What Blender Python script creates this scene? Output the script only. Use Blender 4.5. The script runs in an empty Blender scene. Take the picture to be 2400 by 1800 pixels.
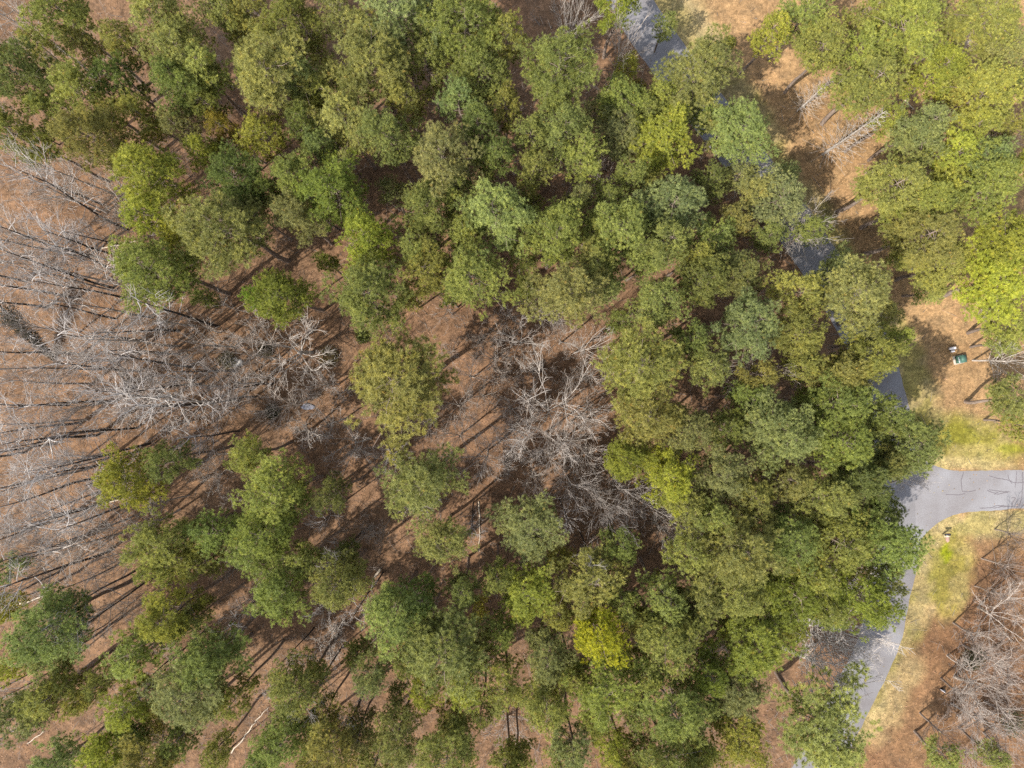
import bpy, math, random
import numpy as np
from mathutils import Vector, Matrix

# ------------------------------------------------------------------ camera, sky, sun, exposure
scene = bpy.context.scene
COL = scene.collection
ALT = 91.0                       # flying height of the camera, metres
S = 1600.0 / ALT                 # photo pixels per metre on the ground
cam_d = bpy.data.cameras.new('camera'); cam = bpy.data.objects.new('camera', cam_d); COL.objects.link(cam)
cam.location = (0, 0, ALT); cam.rotation_euler = (0, 0, 0)
cam_d.sensor_width = 36; cam_d.lens = 24; cam_d.clip_end = 3000
scene.camera = cam

EL = math.radians(48)
SH = Vector((0.79, 0.613, 0)).normalized()          # the way shadows fall on the ground
w = bpy.data.worlds.new('World'); scene.world = w; w.use_nodes = True
nt = w.node_tree; bg = nt.nodes['Background']
sky = nt.nodes.new('ShaderNodeTexSky'); sky.sky_type = 'NISHITA'; sky.sun_disc = False
sky.sun_elevation = EL; sky.sun_rotation = math.atan2(-SH.x, -SH.y)
hs = nt.nodes.new('ShaderNodeHueSaturation'); hs.inputs['Saturation'].default_value = .5
nt.links.new(sky.outputs[0], hs.inputs['Color']); nt.links.new(hs.outputs[0], bg.inputs[0]); bg.inputs[1].default_value = 0.15
sun_d = bpy.data.lights.new('sun', 'SUN'); sun = bpy.data.objects.new('sun', sun_d); COL.objects.link(sun)
sun_d.energy = 3.5; sun_d.angle = math.radians(0.53); sun_d.color = (1.0, 0.95, 0.88)
ldir = Vector((SH.x * math.cos(EL), SH.y * math.cos(EL), -math.sin(EL)))
sun.rotation_euler = ldir.to_track_quat('-Z', 'Y').to_euler(); sun.location = (-40, -30, 60)
scene.view_settings.view_transform = 'Standard'; scene.view_settings.look = 'None'
scene.view_settings.exposure = 1.33; scene.view_settings.gamma = 1.0
scene.cycles.max_bounces = 6; scene.cycles.diffuse_bounces = 4; scene.cycles.transmission_bounces = 4
scene.cycles.use_denoising = False

rng = np.random.default_rng(7); random.seed(7)

def gx(u): return (u - 1200.0) / S
def gy(v): return (900.0 - v) / S
def ground(u, v, h=0.0):
    k = (ALT - h) / ALT
    return gx(u) * k, gy(v) * k
def lin(c):
    c = np.asarray(c, float) / 255.0
    return np.where(c <= .04045, c / 12.92, ((c + .055) / 1.055) ** 2.4)

# ------------------------------------------------------------------ helpers
def tag(o, label=None, cat=None, group=None, kind=None):
    if label: o['label'] = label
    if cat: o['category'] = cat
    if group: o['group'] = group
    if kind: o['kind'] = kind
    return o
def empty(name, loc, rz=0.0, sc=(1, 1, 1)):
    o = bpy.data.objects.new(name, None); COL.objects.link(o)
    o.location = loc; o.rotation_euler = (0, 0, rz); o.scale = sc; o.empty_display_size = .3
    return o
def np_mesh(name, verts, faces, mat=None, smooth=False, attrs=None):
    """faces: (n,3) or (n,4) int array, or a list of such arrays."""
    if not isinstance(faces, list): faces = [faces]
    faces = [f for f in faces if len(f)]
    me = bpy.data.meshes.new(name)
    verts = np.asarray(verts, np.float32)
    me.vertices.add(len(verts)); me.vertices.foreach_set('co', verts.ravel())
    li = np.concatenate([f.ravel() for f in faces]).astype(np.int32)
    tot = np.concatenate([np.full(len(f), f.shape[1], np.int32) for f in faces])
    st = np.concatenate([[0], np.cumsum(tot)[:-1]]).astype(np.int32)
    me.loops.add(len(li)); me.loops.foreach_set('vertex_index', li)
    me.polygons.add(len(tot)); me.polygons.foreach_set('loop_start', st); me.polygons.foreach_set('loop_total', tot)
    me.update(calc_edges=True)
    if smooth: me.polygons.foreach_set('use_smooth', np.ones(len(tot), bool))
    for nm, (dom, typ, data) in (attrs or {}).items():
        a = me.attributes.new(nm, typ, dom)
        a.data.foreach_set('color' if 'COLOR' in typ else 'value', np.asarray(data, np.float32).ravel())
    if mat: me.materials.append(mat)
    me.validate()
    return me
def obj(name, me, parent=None):
    o = bpy.data.objects.new(name, me); COL.objects.link(o)
    if parent: o.parent = parent
    return o

class MB:
    """collects boxes, tubes and polygons into one mesh"""
    def __init__(s): s.v = []; s.q = []; s.t = []; s.n = 0; s.fa = []
    def add(s, v, q=None, t=None):
        s.v.append(np.asarray(v, float))
        if q is not None: s.q.append(np.asarray(q, int) + s.n)
        if t is not None: s.t.append(np.asarray(t, int) + s.n)
        s.n += len(v)
    def box(s, x0, x1, y0, y1, z0, z1, bev=0.0):
        b = bev
        if b <= 0:
            v = [(x, y, z) for z in (z0, z1) for x, y in ((x0, y0), (x1, y0), (x1, y1), (x0, y1))]
            s.add(v, [(3, 2, 1, 0), (4, 5, 6, 7), (0, 1, 5, 4), (1, 2, 6, 5), (2, 3, 7, 6), (3, 0, 4, 7)])
        else:
            r = []
            for z, i in ((z0, 0), (z1 - b, 0), (z1, b)):
                r += [(x0 + i, y0 + i, z), (x1 - i, y0 + i, z), (x1 - i, y1 - i, z), (x0 + i, y1 - i, z)]
            q = [(3, 2, 1, 0), (8, 9, 10, 11)]
            for k in (0, 4):
                for j in range(4): q.append((k + j, k + (j + 1) % 4, k + 4 + (j + 1) % 4, k + 4 + j))
            s.add(r, q)
    def tube(s, pts, rad, n=4):
        pts = np.asarray(pts, float); m = len(pts)
        rad = np.asarray(rad, float) if np.ndim(rad) else np.full(m, rad)
        d = np.gradient(pts, axis=0); d /= np.linalg.norm(d, axis=1)[:, None] + 1e-9
        ref = np.array([0, 0, 1.]) if abs(d[0][2]) < .8 else np.array([1., 0, 0])
        a = np.cross(d, ref); a /= np.linalg.norm(a, axis=1)[:, None] + 1e-9
        b = np.cross(d, a)
        an = np.arange(n) * 2 * math.pi / n
        ring = (pts[:, None] + rad[:, None, None] * (a[:, None] * np.cos(an)[None, :, None] + b[:, None] * np.sin(an)[None, :, None]))
        i = np.arange(m - 1)[:, None] * n; j = np.arange(n)[None]; jn = (j + 1) % n
        q = np.stack([i + j, i + jn, i + n + jn, i + n + j], -1).reshape(-1, 4)
        s.add(ring.reshape(-1, 3), q)
        if n == 4: s.q.append(np.array([[0, 1, 2, 3]]) + s.n - 4)
        elif n == 3: s.t.append(np.array([[0, 1, 2]]) + s.n - 3)
        elif n > 4:
            c = s.n - n
            s.t.append(np.array([[c, c + k, c + k + 1] for k in range(1, n - 1)]))
    def mesh(s, name, mat=None, smooth=False):
        f = []
        if s.q: f.append(np.concatenate(s.q))
        if s.t: f.append(np.concatenate(s.t))
        return np_mesh(name, np.concatenate(s.v), f, mat, smooth)

# ------------------------------------------------------------------ materials
def new_mat(name):
    m = bpy.data.materials.new(name); m.use_nodes = True
    t = m.node_tree; p = t.nodes['Principled BSDF']
    return m, t, p
def N(t, typ, **kw):
    n = t.nodes.new(typ)
    for k, v in kw.items():
        if hasattr(n, k): setattr(n, k, v)
        else: n.inputs[k].default_value = v
    return n
def plain(name, col, rough=.7, var=.15, scale=6.0, metal=0.0, spec=.3):
    m, t, p = new_mat(name)
    tc = N(t, 'ShaderNodeTexCoord'); nz = N(t, 'ShaderNodeTexNoise'); nz.inputs['Scale'].default_value = scale; nz.inputs['Detail'].default_value = 5
    t.links.new(tc.outputs['Object'], nz.inputs['Vector'])
    mr = N(t, 'ShaderNodeMapRange'); mr.inputs['From Min'].default_value = .3; mr.inputs['From Max'].default_value = .7
    mr.inputs['To Min'].default_value = 1 - var; mr.inputs['To Max'].default_value = 1 + var
    t.links.new(nz.outputs[0], mr.inputs['Value'])
    mx = N(t, 'ShaderNodeVectorMath', operation='SCALE'); mx.inputs[0].default_value = col
    t.links.new(mr.outputs[0], mx.inputs['Scale']); t.links.new(mx.outputs[0], p.inputs['Base Color'])
    p.inputs['Roughness'].default_value = rough; p.inputs['Metallic'].default_value = metal
    p.inputs['Specular IOR Level'].default_value = spec
    return m

def needle_material():
    m, t, p = new_mat('pine_needles')
    oi = N(t, 'ShaderNodeObjectInfo'); at = N(t, 'ShaderNodeAttribute', attribute_name='tone')
    cr = N(t, 'ShaderNodeValToRGB'); e = cr.color_ramp.elements
    e[0].position = 0; e[0].color = (.55, .60, .62, 1); e[1].position = .95; e[1].color = (1.5, 1.42, 1.2, 1)
    k = e.new(.5); k.color = (1, 1, 1, 1)
    k = e.new(.985); k.color = (1.35, 1.05, .9, 1)
    t.links.new(at.outputs['Fac'], cr.inputs['Fac'])
    mx = N(t, 'ShaderNodeMix', data_type='RGBA', blend_type='MULTIPLY'); mx.inputs['Factor'].default_value = 1
    t.links.new(oi.outputs['Color'], mx.inputs['A']); t.links.new(cr.outputs['Color'], mx.inputs['B'])
    t.links.new(mx.outputs['Result'], p.inputs['Base Color'])
    p.inputs['Roughness'].default_value = .5; p.inputs['Specular IOR Level'].default_value = .35
    tr = N(t, 'ShaderNodeBsdfTranslucent'); t.links.new(mx.outputs['Result'], tr.inputs['Color'])
    ms = N(t, 'ShaderNodeMixShader'); ms.inputs[0].default_value = .42
    t.links.new(p.outputs[0], ms.inputs[1]); t.links.new(tr.outputs[0], ms.inputs[2])
    t.links.new(ms.outputs[0], t.nodes['Material Output'].inputs['Surface'])
    return m
M_needle = needle_material()

def wood_material(name):
    m, t, p = new_mat(name)
    oi = N(t, 'ShaderNodeObjectInfo'); tc = N(t, 'ShaderNodeTexCoord')
    nz = N(t, 'ShaderNodeTexNoise'); nz.inputs['Scale'].default_value = 2.2; nz.inputs['Detail'].default_value = 6
    mp = N(t, 'ShaderNodeMapping'); mp.inputs['Scale'].default_value = (3, 3, .7)
    t.links.new(tc.outputs['Object'], mp.inputs['Vector']); t.links.new(mp.outputs[0], nz.inputs['Vector'])
    mr = N(t, 'ShaderNodeMapRange'); mr.inputs['From Min'].default_value = .3; mr.inputs['From Max'].default_value = .7
    mr.inputs['To Min'].default_value = .65; mr.inputs['To Max'].default_value = 1.25
    t.links.new(nz.outputs[0], mr.inputs['Value'])
    mx = N(t, 'ShaderNodeVectorMath', operation='SCALE')
    t.links.new(oi.outputs['Color'], mx.inputs[0]); t.links.new(mr.outputs[0], mx.inputs['Scale'])
    t.links.new(mx.outputs[0], p.inputs['Base Color']); p.inputs['Roughness'].default_value = .85
    p.inputs['Specular IOR Level'].default_value = .2
    return m
M_wood = wood_material('tree_bark')

def ground_material():
    m, t, p = new_mat('forest_floor')
    at = N(t, 'ShaderNodeAttribute', attribute_name='soil'); ge = N(t, 'ShaderNodeNewGeometry')
    def noise(sc, det=6, rough=.6):
        n = N(t, 'ShaderNodeTexNoise'); n.inputs['Scale'].default_value = sc; n.inputs['Detail'].default_value = det
        n.inputs['Roughness'].default_value = rough; t.links.new(ge.outputs['Position'], n.inputs['Vector']); return n
    def rng_(src, a, b, c, d):
        r = N(t, 'ShaderNodeMapRange'); r.inputs['From Min'].default_value = a; r.inputs['From Max'].default_value = b
        r.inputs['To Min'].default_value = c; r.inputs['To Max'].default_value = d; t.links.new(src, r.inputs['Value']); return r
    n1 = noise(.16, 5); n2 = noise(1.3, 8, .7); n3 = noise(6.5, 4, .7)
    vo = N(t, 'ShaderNodeTexVoronoi'); vo.inputs['Scale'].default_value = 3.6; t.links.new(ge.outputs['Position'], vo.inputs['Vector'])
    sep = N(t, 'ShaderNodeSeparateColor'); t.links.new(vo.outputs['Color'], sep.inputs[0])
    mul = lambda a, b: (lambda n: (t.links.new(a, n.inputs[0]), t.links.new(b, n.inputs[1]), n)[2])(N(t, 'ShaderNodeMath', operation='MULTIPLY'))
    f = mul(rng_(n1.outputs[0], .3, .7, .72, 1.2).outputs[0], rng_(n2.outputs[0], .3, .7, .62, 1.36).outputs[0])
    f = mul(f.outputs[0], rng_(n3.outputs[0], .3, .7, .72, 1.28).outputs[0])
    f = mul(f.outputs[0], rng_(sep.outputs[0], 0, 1, .82, 1.18).outputs[0])
    sc = N(t, 'ShaderNodeVectorMath', operation='SCALE'); t.links.new(at.outputs['Color'], sc.inputs[0]); t.links.new(f.outputs[0], sc.inputs['Scale'])
    # drifts of greyer, older leaves
    n4 = noise(.55, 6, .7)
    mx = N(t, 'ShaderNodeMix', data_type='RGBA', blend_type='MULTIPLY')
    t.links.new(rng_(n4.outputs[0], .45, .66, 0, 1).outputs[0], mx.inputs['Factor'])
    t.links.new(sc.outputs[0], mx.inputs['A']); mx.inputs['B'].default_value = (.62, .66, .72, 1)
    t.links.new(mx.outputs['Result'], p.inputs['Base Color'])
    p.inputs['Roughness'].default_value = .95; p.inputs['Specular IOR Level'].default_value = .1
    bp = N(t, 'ShaderNodeBump'); bp.inputs['Strength'].default_value = .5; bp.inputs['Distance'].default_value = .12
    t.links.new(n3.outputs[0], bp.inputs['Height']); t.links.new(bp.outputs[0], p.inputs['Normal'])
    return m
M_ground = ground_material()

def asphalt_material(name='worn_asphalt', gain=1.0):
    m, t, p = new_mat(name)
    ge = N(t, 'ShaderNodeNewGeometry')
    def noise(sc, det=6):
        n = N(t, 'ShaderNodeTexNoise'); n.inputs['Scale'].default_value = sc; n.inputs['Detail'].default_value = det
        t.links.new(ge.outputs['Position'], n.inputs['Vector']); return n
    n1 = noise(.22, 4); n2 = noise(9, 5)
    cr = N(t, 'ShaderNodeValToRGB'); e = cr.color_ramp.elements
    e[0].position = .3; e[0].color = (.128, .115, .112, 1); e[1].position = .68; e[1].color = (.182, .176, .180, 1)
    t.links.new(n1.outputs[0], cr.inputs['Fac'])
    mr = N(t, 'ShaderNodeMapRange'); mr.inputs['From Min'].default_value = .3; mr.inputs['From Max'].default_value = .7
    mr.inputs['To Min'].default_value = .84 * gain; mr.inputs['To Max'].default_value = 1.12 * gain; t.links.new(n2.outputs[0], mr.inputs['Value'])
    sc = N(t, 'ShaderNodeVectorMath', operation='SCALE'); t.links.new(cr.outputs['Color'], sc.inputs[0]); t.links.new(mr.outputs[0], sc.inputs['Scale'])
    t.links.new(sc.outputs[0], p.inputs['Base Color']); p.inputs['Roughness'].default_value = .9; p.inputs['Specular IOR Level'].default_value = .2
    return m
M_asphalt = asphalt_material('worn_asphalt', 1.0); M_drive = asphalt_material('sunlit_asphalt', 1.18)  # one asphalt; the driveway's sunlit brightness is put into its colour

def leaf_material(name):
    m, t, p = new_mat(name)
    at = N(t, 'ShaderNodeAttribute', attribute_name='soil')
    t.links.new(at.outputs['Color'], p.inputs['Base Color']); p.inputs['Roughness'].default_value = .8
    return m
M_leaf = leaf_material('dry_leaf')

# ------------------------------------------------------------------ the ground, road, driveway
EDGE = np.array([(1380, -260), (1480, -90), (1536, 0), (1609, 112), (1700, 233), (1800, 362), (1895, 490), (1965, 590), (2040, 710), (2085, 795), (2102, 842),
                 (2130, 947), (2148, 1030), (2158, 1100), (2162, 1180), (2160, 1260), (2152, 1320), (2140, 1374), (2111, 1518), (2068, 1610), (2031, 1681),
                 (1975, 1790), (1900, 1920), (1800, 2080)], float)      # right-hand edge of the road, photo pixels on the ground
def dense(poly, step=12.0):
    out = []
    for a, b in zip(poly[:-1], poly[1:]):
        n = max(1, int(np.hypot(*(b - a)) / step))
        for k in range(n): out.append(a + (b - a) * k / n)
    out.append(poly[-1]); out = np.array(out)
    for _ in range(8): out[1:-1] = .5 * out[1:-1] + .25 * (out[:-2] + out[2:])
    return out
EDGE_D = dense(EDGE)
EDGE_T = np.gradient(EDGE_D, axis=0); EDGE_T /= np.linalg.norm(EDGE_T, axis=1)[:, None]
EDGE_N = np.stack([EDGE_T[:, 1], -EDGE_T[:, 0]], 1)            # towards the driveway side
EDGE_N *= np.sign(EDGE_N[:, :1] + 1e-9)
ROADW = 99.0
LEFT_D = EDGE_D - EDGE_N * ROADW
DRIVE_TOP = np.array([(2140, 1062), (2170, 1082), (2200, 1096), (2225, 1103), (2262, 1106), (2330, 1104), (2400, 1102), (2700, 1098)], float)
DRIVE_BOT = np.array([(2148, 1282), (2172, 1247), (2200, 1224), (2230, 1208), (2262, 1200), (2330, 1196), (2400, 1193), (2700, 1188)], float)

def signed_edge(u, v):
    """pixels beyond the road's edge (positive: driveway side)"""
    P = np.stack([u, v], -1); best = np.full(u.shape, 1e9); sg = np.zeros(u.shape)
    for k in range(0, len(EDGE_D), 2):
        d = P - EDGE_D[k]; q = np.hypot(d[..., 0], d[..., 1]); m = q < best
        best = np.where(m, q, best); sg = np.where(m, d @ EDGE_N[k], sg)
    return np.where(np.abs(sg) < best * .999, np.sign(sg) * best, sg)
def sstep(a, b, x): t = np.clip((x - a) / (b - a), 0, 1); return t * t * (3 - 2 * t)
def vnoise(u, v, sc, seed):
    r = np.random.default_rng(seed); g = r.random((64, 64)); x = u / sc; y = v / sc
    xi = np.floor(x).astype(int); yi = np.floor(y).astype(int); fx = x - xi; fy = y - yi
    fx = fx * fx * (3 - 2 * fx); fy = fy * fy * (3 - 2 * fy)
    G = lambda a, b: g[a % 64, b % 64]
    return (G(xi, yi) * (1 - fx) + G(xi + 1, yi) * fx) * (1 - fy) + (G(xi, yi + 1) * (1 - fx) + G(xi + 1, yi + 1) * fx) * fy
KG = 2.62
def soil(u, v):
    A = lambda *c: lin(c) / KG
    n1 = vnoise(u, v, 120, 1); n2 = vnoise(u, v, 34, 2); n3 = vnoise(u, v, 14, 3); nn = (.5 * n1 + .3 * n2 + .2 * n3)[..., None]
    e = signed_edge(u, v); E = e[..., None]
    wob = (vnoise(u, v, 45, 5) - .5) * 46 + (vnoise(u, v, 16, 6) - .5) * 22
    base = A(176, 140, 108) * (1 - nn) + A(170, 129, 95) * nn                    # leaf litter of the wood
    red = np.exp(-(((u - 1150) / 420) ** 2 + ((v - 1000) / 420) ** 2))[..., None]
    base = base * (1 - .75 * red) + A(178, 138, 106) * .75 * red
    right = sstep(-30, 20, e)[..., None]
    tan = A(224, 182, 130) * (1 - nn) + A(216, 170, 120) * nn                     # pine straw and dry grass beyond the road
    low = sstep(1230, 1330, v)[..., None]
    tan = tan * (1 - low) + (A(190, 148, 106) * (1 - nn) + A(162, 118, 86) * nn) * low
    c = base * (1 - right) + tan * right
    wv = 78 - 36 * sstep(150, 420, v) + 30 * sstep(650, 950, v) - 44 * sstep(1350, 1550, v)
    verge = (sstep(wv + 18, wv - 22, e + wob * .7) * sstep(-40, 0, e))[..., None]
    straw = A(226, 198, 140) * (1 - nn) + A(204, 182, 120) * nn
    green = A(190, 174, 100) * (1 - nn) + A(172, 160, 84) * nn
    gm = sstep(.42, .62, vnoise(u, v, 38, 9) * .6 + vnoise(u, v, 15, 10) * .4)[..., None] * (1 - sstep(250, 120, v)[..., None] * .6)
    c = c * (1 - verge) + (straw * (1 - gm * .75) + green * gm * .75) * verge
    sand = np.exp(-((e - 66) / 17) ** 2)[..., None] * sstep(150, 90, v)[..., None]
    c = c * (1 - .8 * sand) + A(236, 206, 150) * .8 * sand
    def blob(cu, cv, ru, rv, rot=0.0):
        a = math.radians(rot); du = (u - cu) + wob * .5; dv = (v - cv) + wob * .35
        x = du * math.cos(a) + dv * math.sin(a); y = -du * math.sin(a) + dv * math.cos(a)
        return sstep(1.25, .7, np.sqrt((x / ru) ** 2 + (y / rv) ** 2))[..., None]
    # lawn above the driveway
    b = blob(2270, 1030, 150, 58, 12); c = c * (1 - b) + (A(208, 188, 112) * (1 - gm) + A(190, 176, 84) * gm) * b
    b = blob(2250, 1018, 52, 22, 15); c = c * (1 - .8 * b) + A(182, 174, 66) * .8 * b
    b = blob(2390, 1050, 60, 16, 0); c = c * (1 - .7 * b) + A(190, 186, 56) * .7 * b
    b = blob(2270, 1090, 110, 15, 3); c = c * (1 - .75 * b) + A(232, 208, 142) * .75 * b
    # lawn below the driveway
    b = blob(2330, 1228, 160, 34, -4); c = c * (1 - b) + (A(230, 204, 142) * (1 - .4 * gm) + A(200, 186, 96) * .4 * gm) * b
    b = blob(2228, 1345, 52, 110, 8); c = c * (1 - .85 * b) + (A(204, 184, 112) * (1 - gm) + A(190, 176, 84) * gm) * .85 * b
    b = blob(2208, 1292, 14, 24, 0); c = c * (1 - .85 * b) + A(178, 186, 20) * .85 * b
    b = blob(2180, 1428, 14, 17, 20); c = c * (1 - .8 * b) + A(238, 202, 142) * .8 * b
    b = blob(2095, 1640, 40, 120, 28); c = c * (1 - .7 * b) + A(224, 196, 138) * .7 * b
    b = blob(2340, 1000, 60, 34, 25) * .0; c = c * (1 - b) + A(190, 140, 106) * b
    b = blob(2385, 1010, 55, 28, 30); c = c * (1 - .8 * b) + A(196, 146, 110) * .8 * b
    return c

xi = np.arange(-84, 84.01, .55); yi = np.arange(-66, 66.01, .55)
ext = np.array([12, 40, 100, 250, 700.])
xs = np.concatenate([xi[0] - ext[::-1], xi, xi[-1] + ext]); ys = np.concatenate([yi[0] - ext[::-1], yi, yi[-1] + ext])
XX, YY = np.meshgrid(xs, ys)
U = XX * S + 1200; V = 900 - YY * S
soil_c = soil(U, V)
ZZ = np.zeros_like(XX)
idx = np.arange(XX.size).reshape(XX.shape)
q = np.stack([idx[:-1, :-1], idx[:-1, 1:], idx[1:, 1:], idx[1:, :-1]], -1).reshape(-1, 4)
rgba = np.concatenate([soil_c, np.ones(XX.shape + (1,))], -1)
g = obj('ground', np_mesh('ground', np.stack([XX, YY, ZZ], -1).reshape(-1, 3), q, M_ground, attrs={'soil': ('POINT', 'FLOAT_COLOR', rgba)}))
tag(g, kind='structure')

def strip(name, A_, B_, z, mat):
    n = len(A_); k = 9
    v = np.concatenate([np.stack([gx(A_[:, 0] + (B_[:, 0] - A_[:, 0]) * f), gy(A_[:, 1] + (B_[:, 1] - A_[:, 1]) * f), np.full(n, z + .05 * 4 * f * (1 - f) * 0)], 1) for f in np.linspace(0, 1, k)])
    i = np.arange(n - 1); q = np.concatenate([np.stack([i + r * n, i + r * n + 1, i + (r + 1) * n + 1, i + (r + 1) * n], 1) for r in range(k - 1)])
    me = np_mesh(name, v, q, mat)
    return tag(obj(name, me), kind='structure')
jit = lambda n, a: (np.convolve(rng.normal(0, 1, n + 6), np.ones(7) / 7, 'valid') * a)[:, None]
strip('road', EDGE_D + EDGE_N * jit(len(EDGE_D), 5.0), LEFT_D + EDGE_N * jit(len(EDGE_D), 3.0), .006, M_asphalt)
DT = dense(DRIVE_TOP, 8); DB = dense(DRIVE_BOT, 8); m_ = min(len(DT), len(DB))
rs = lambda P, n: np.stack([np.interp(np.linspace(0, 1, n), np.linspace(0, 1, len(P)), P[:, k]) for k in (0, 1)], 1)
dt_, db_ = rs(DT, 90), rs(DB, 90)
dt_[:, 1:] += jit(90, 3.0); db_[:, 1:] += jit(90, 3.0)
strip('driveway', dt_, db_, .012, M_drive)
# soil edge and tar-dark cracks in the driveway
M_crack = plain('crack', (.10, .085, .09), .9)
CR = [[(2258, 1106), (2256, 1118), (2251, 1124), (2253, 1138), (2255, 1150)], [(2255, 1152), (2272, 1153), (2287, 1149)], [(2216, 1158), (2240, 1160), (2262, 1158)],
      [(2318, 1115), (2340, 1122), (2362, 1125), (2380, 1133), (2400, 1130)], [(2383, 1105), (2382, 1122), (2379, 1142)], [(2362, 1112), (2364, 1126), (2372, 1134)],
      [(2396, 1107), (2397, 1130), (2396, 1150), (2394, 1172), (2388, 1186), (2380, 1193)], [(2296, 1191), (2330, 1190), (2360, 1187), (2386, 1188)],
      [(2326, 1187), (2345, 1185), (2366, 1187)], [(2314, 1149), (2326, 1156), (2340, 1155)], [(2318, 1147), (2342, 1152), (2368, 1153)], [(2330, 1158), (2350, 1157), (2366, 1152)],
      [(2370, 1167), (2383, 1164), (2378, 1172), (2369, 1180), (2372, 1187)]]
mb = MB()
for c in CR:
    P = dense(np.array(c, float), 3)
    P = P + rng.normal(0, .5, P.shape)
    T = np.gradient(P, axis=0); T /= np.linalg.norm(T, axis=1)[:, None] + 1e-9; Nn = np.stack([-T[:, 1], T[:, 0]], 1) * (.55 + .35 * rng.random((len(P), 1)))
    a = P + Nn; b = P - Nn; n = len(P)
    v = np.concatenate([np.stack([gx(a[:, 0]), gy(a[:, 1]), np.full(n, .016 + .0005 * len(mb.v))], 1), np.stack([gx(b[:, 0]), gy(b[:, 1]), np.full(n, .016 + .0005 * len(mb.v))], 1)])
    i = np.arange(n - 1); mb.add(v, np.stack([i, i + 1, i + n + 1, i + n], 1))
tag(obj('pavement_cracks', mb.mesh('pavement_cracks', M_crack)), kind='structure')

# ------------------------------------------------------------------ loose leaves, twigs and grass on the floor
def on_road(u, v, pad=0):
    e = signed_edge(u, v)
    dr = (u > 2150) & (v > np.interp(u, DRIVE_TOP[:, 0], DRIVE_TOP[:, 1]) - pad) & (v < np.interp(u, DRIVE_BOT[:, 0], DRIVE_BOT[:, 1]) + pad)
    return ((e > -ROADW - pad) & (e < pad)) | dr
def scatter(n, road=0.0):
    u = rng.uniform(-60, 2460, n); v = rng.uniform(-60, 1860, n)
    k = ~on_road(u, v, 2) | (rng.random(n) < road)
    return u[k], v[k]
u, v = scatter(60000, .10); n = len(u)
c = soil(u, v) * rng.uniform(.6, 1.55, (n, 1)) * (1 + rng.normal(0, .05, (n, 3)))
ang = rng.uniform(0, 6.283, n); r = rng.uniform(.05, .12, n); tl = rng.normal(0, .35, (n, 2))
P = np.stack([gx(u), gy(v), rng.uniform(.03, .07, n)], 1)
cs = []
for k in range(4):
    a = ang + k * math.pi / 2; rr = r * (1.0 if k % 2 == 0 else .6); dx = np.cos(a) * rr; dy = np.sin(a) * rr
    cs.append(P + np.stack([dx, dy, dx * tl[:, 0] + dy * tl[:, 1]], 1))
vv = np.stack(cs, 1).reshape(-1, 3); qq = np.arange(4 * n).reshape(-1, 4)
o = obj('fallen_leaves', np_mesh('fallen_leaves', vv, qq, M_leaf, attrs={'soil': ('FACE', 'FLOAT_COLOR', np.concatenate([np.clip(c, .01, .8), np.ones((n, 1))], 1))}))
tag(o, 'dry brown leaves lying loose over the whole woodland floor', 'leaves', kind='stuff')

u, v = scatter(9000)
k = (signed_edge(u, v) < -ROADW) | (rng.random(len(u)) < .25); u = u[k]; v = v[k]; n = len(u)
L = rng.gamma(2, .35, n) + .25; a = rng.uniform(0, 3.1416, n); wdt = rng.uniform(.012, .03, n)
d = np.stack([np.cos(a), np.sin(a), rng.normal(0, .12, n)], 1) * L[:, None] * .5; s_ = np.stack([-np.sin(a), np.cos(a), np.zeros(n)], 1) * wdt[:, None]
P = np.stack([gx(u), gy(v), .06 + np.abs(d[:, 2])], 1); up = np.array([0, 0, 1.])[None] * wdt[:, None]
A0 = [P - d + s_, P - d - s_, P - d + up * 1.6]; B0 = [P + d + s_ * .4, P + d - s_ * .4, P + d + up * .7]
vv = np.stack(A0 + B0, 1).reshape(-1, 3); b0 = np.arange(n)[:, None] * 6
qq = np.concatenate([b0 + np.array([[0, 3, 5, 2]]), b0 + np.array([[2, 5, 4, 1]]), b0 + np.array([[1, 4, 3, 0]])])
o = obj('twig_litter', np_mesh('twig_litter', vv, qq, plain('dead_twig', (.21, .185, .16), .9, .4, .8)))
tag(o, 'short grey broken twigs strewn over the leaf litter', 'twigs', kind='stuff')

u = rng.uniform(1480, 2440, 90000); v = rng.uniform(-40, 1840, 90000); e = signed_edge(u, v)
k = (~on_road(u, v, 1)) & (e > 0) & (e < 75 + 130 * (np.abs(v - 1120) < 240)); u = u[k]; v = v[k]; n = len(u)
c = soil(u, v) * rng.uniform(.75, 1.35, (n, 1)); a = rng.uniform(0, 6.283, n); h = rng.uniform(.06, .16, n)
P = np.stack([gx(u), gy(v), np.zeros(n)], 1); s_ = np.stack([np.cos(a), np.sin(a), np.zeros(n)], 1) * .03
tip = P + np.stack([rng.normal(0, .07, n), rng.normal(0, .07, n), h], 1)
vv = np.stack([P + s_, P - s_, tip], 1).reshape(-1, 3)
o = obj('roadside_grass', np_mesh('roadside_grass', vv, np.arange(3 * n).reshape(-1, 3), M_leaf, attrs={'soil': ('FACE', 'FLOAT_COLOR', np.concatenate([np.clip(c, .01, .8), np.ones((n, 1))], 1))}))
tag(o, 'short dry and yellow-green grass along the road and driveway', 'grass', kind='stuff')

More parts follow.
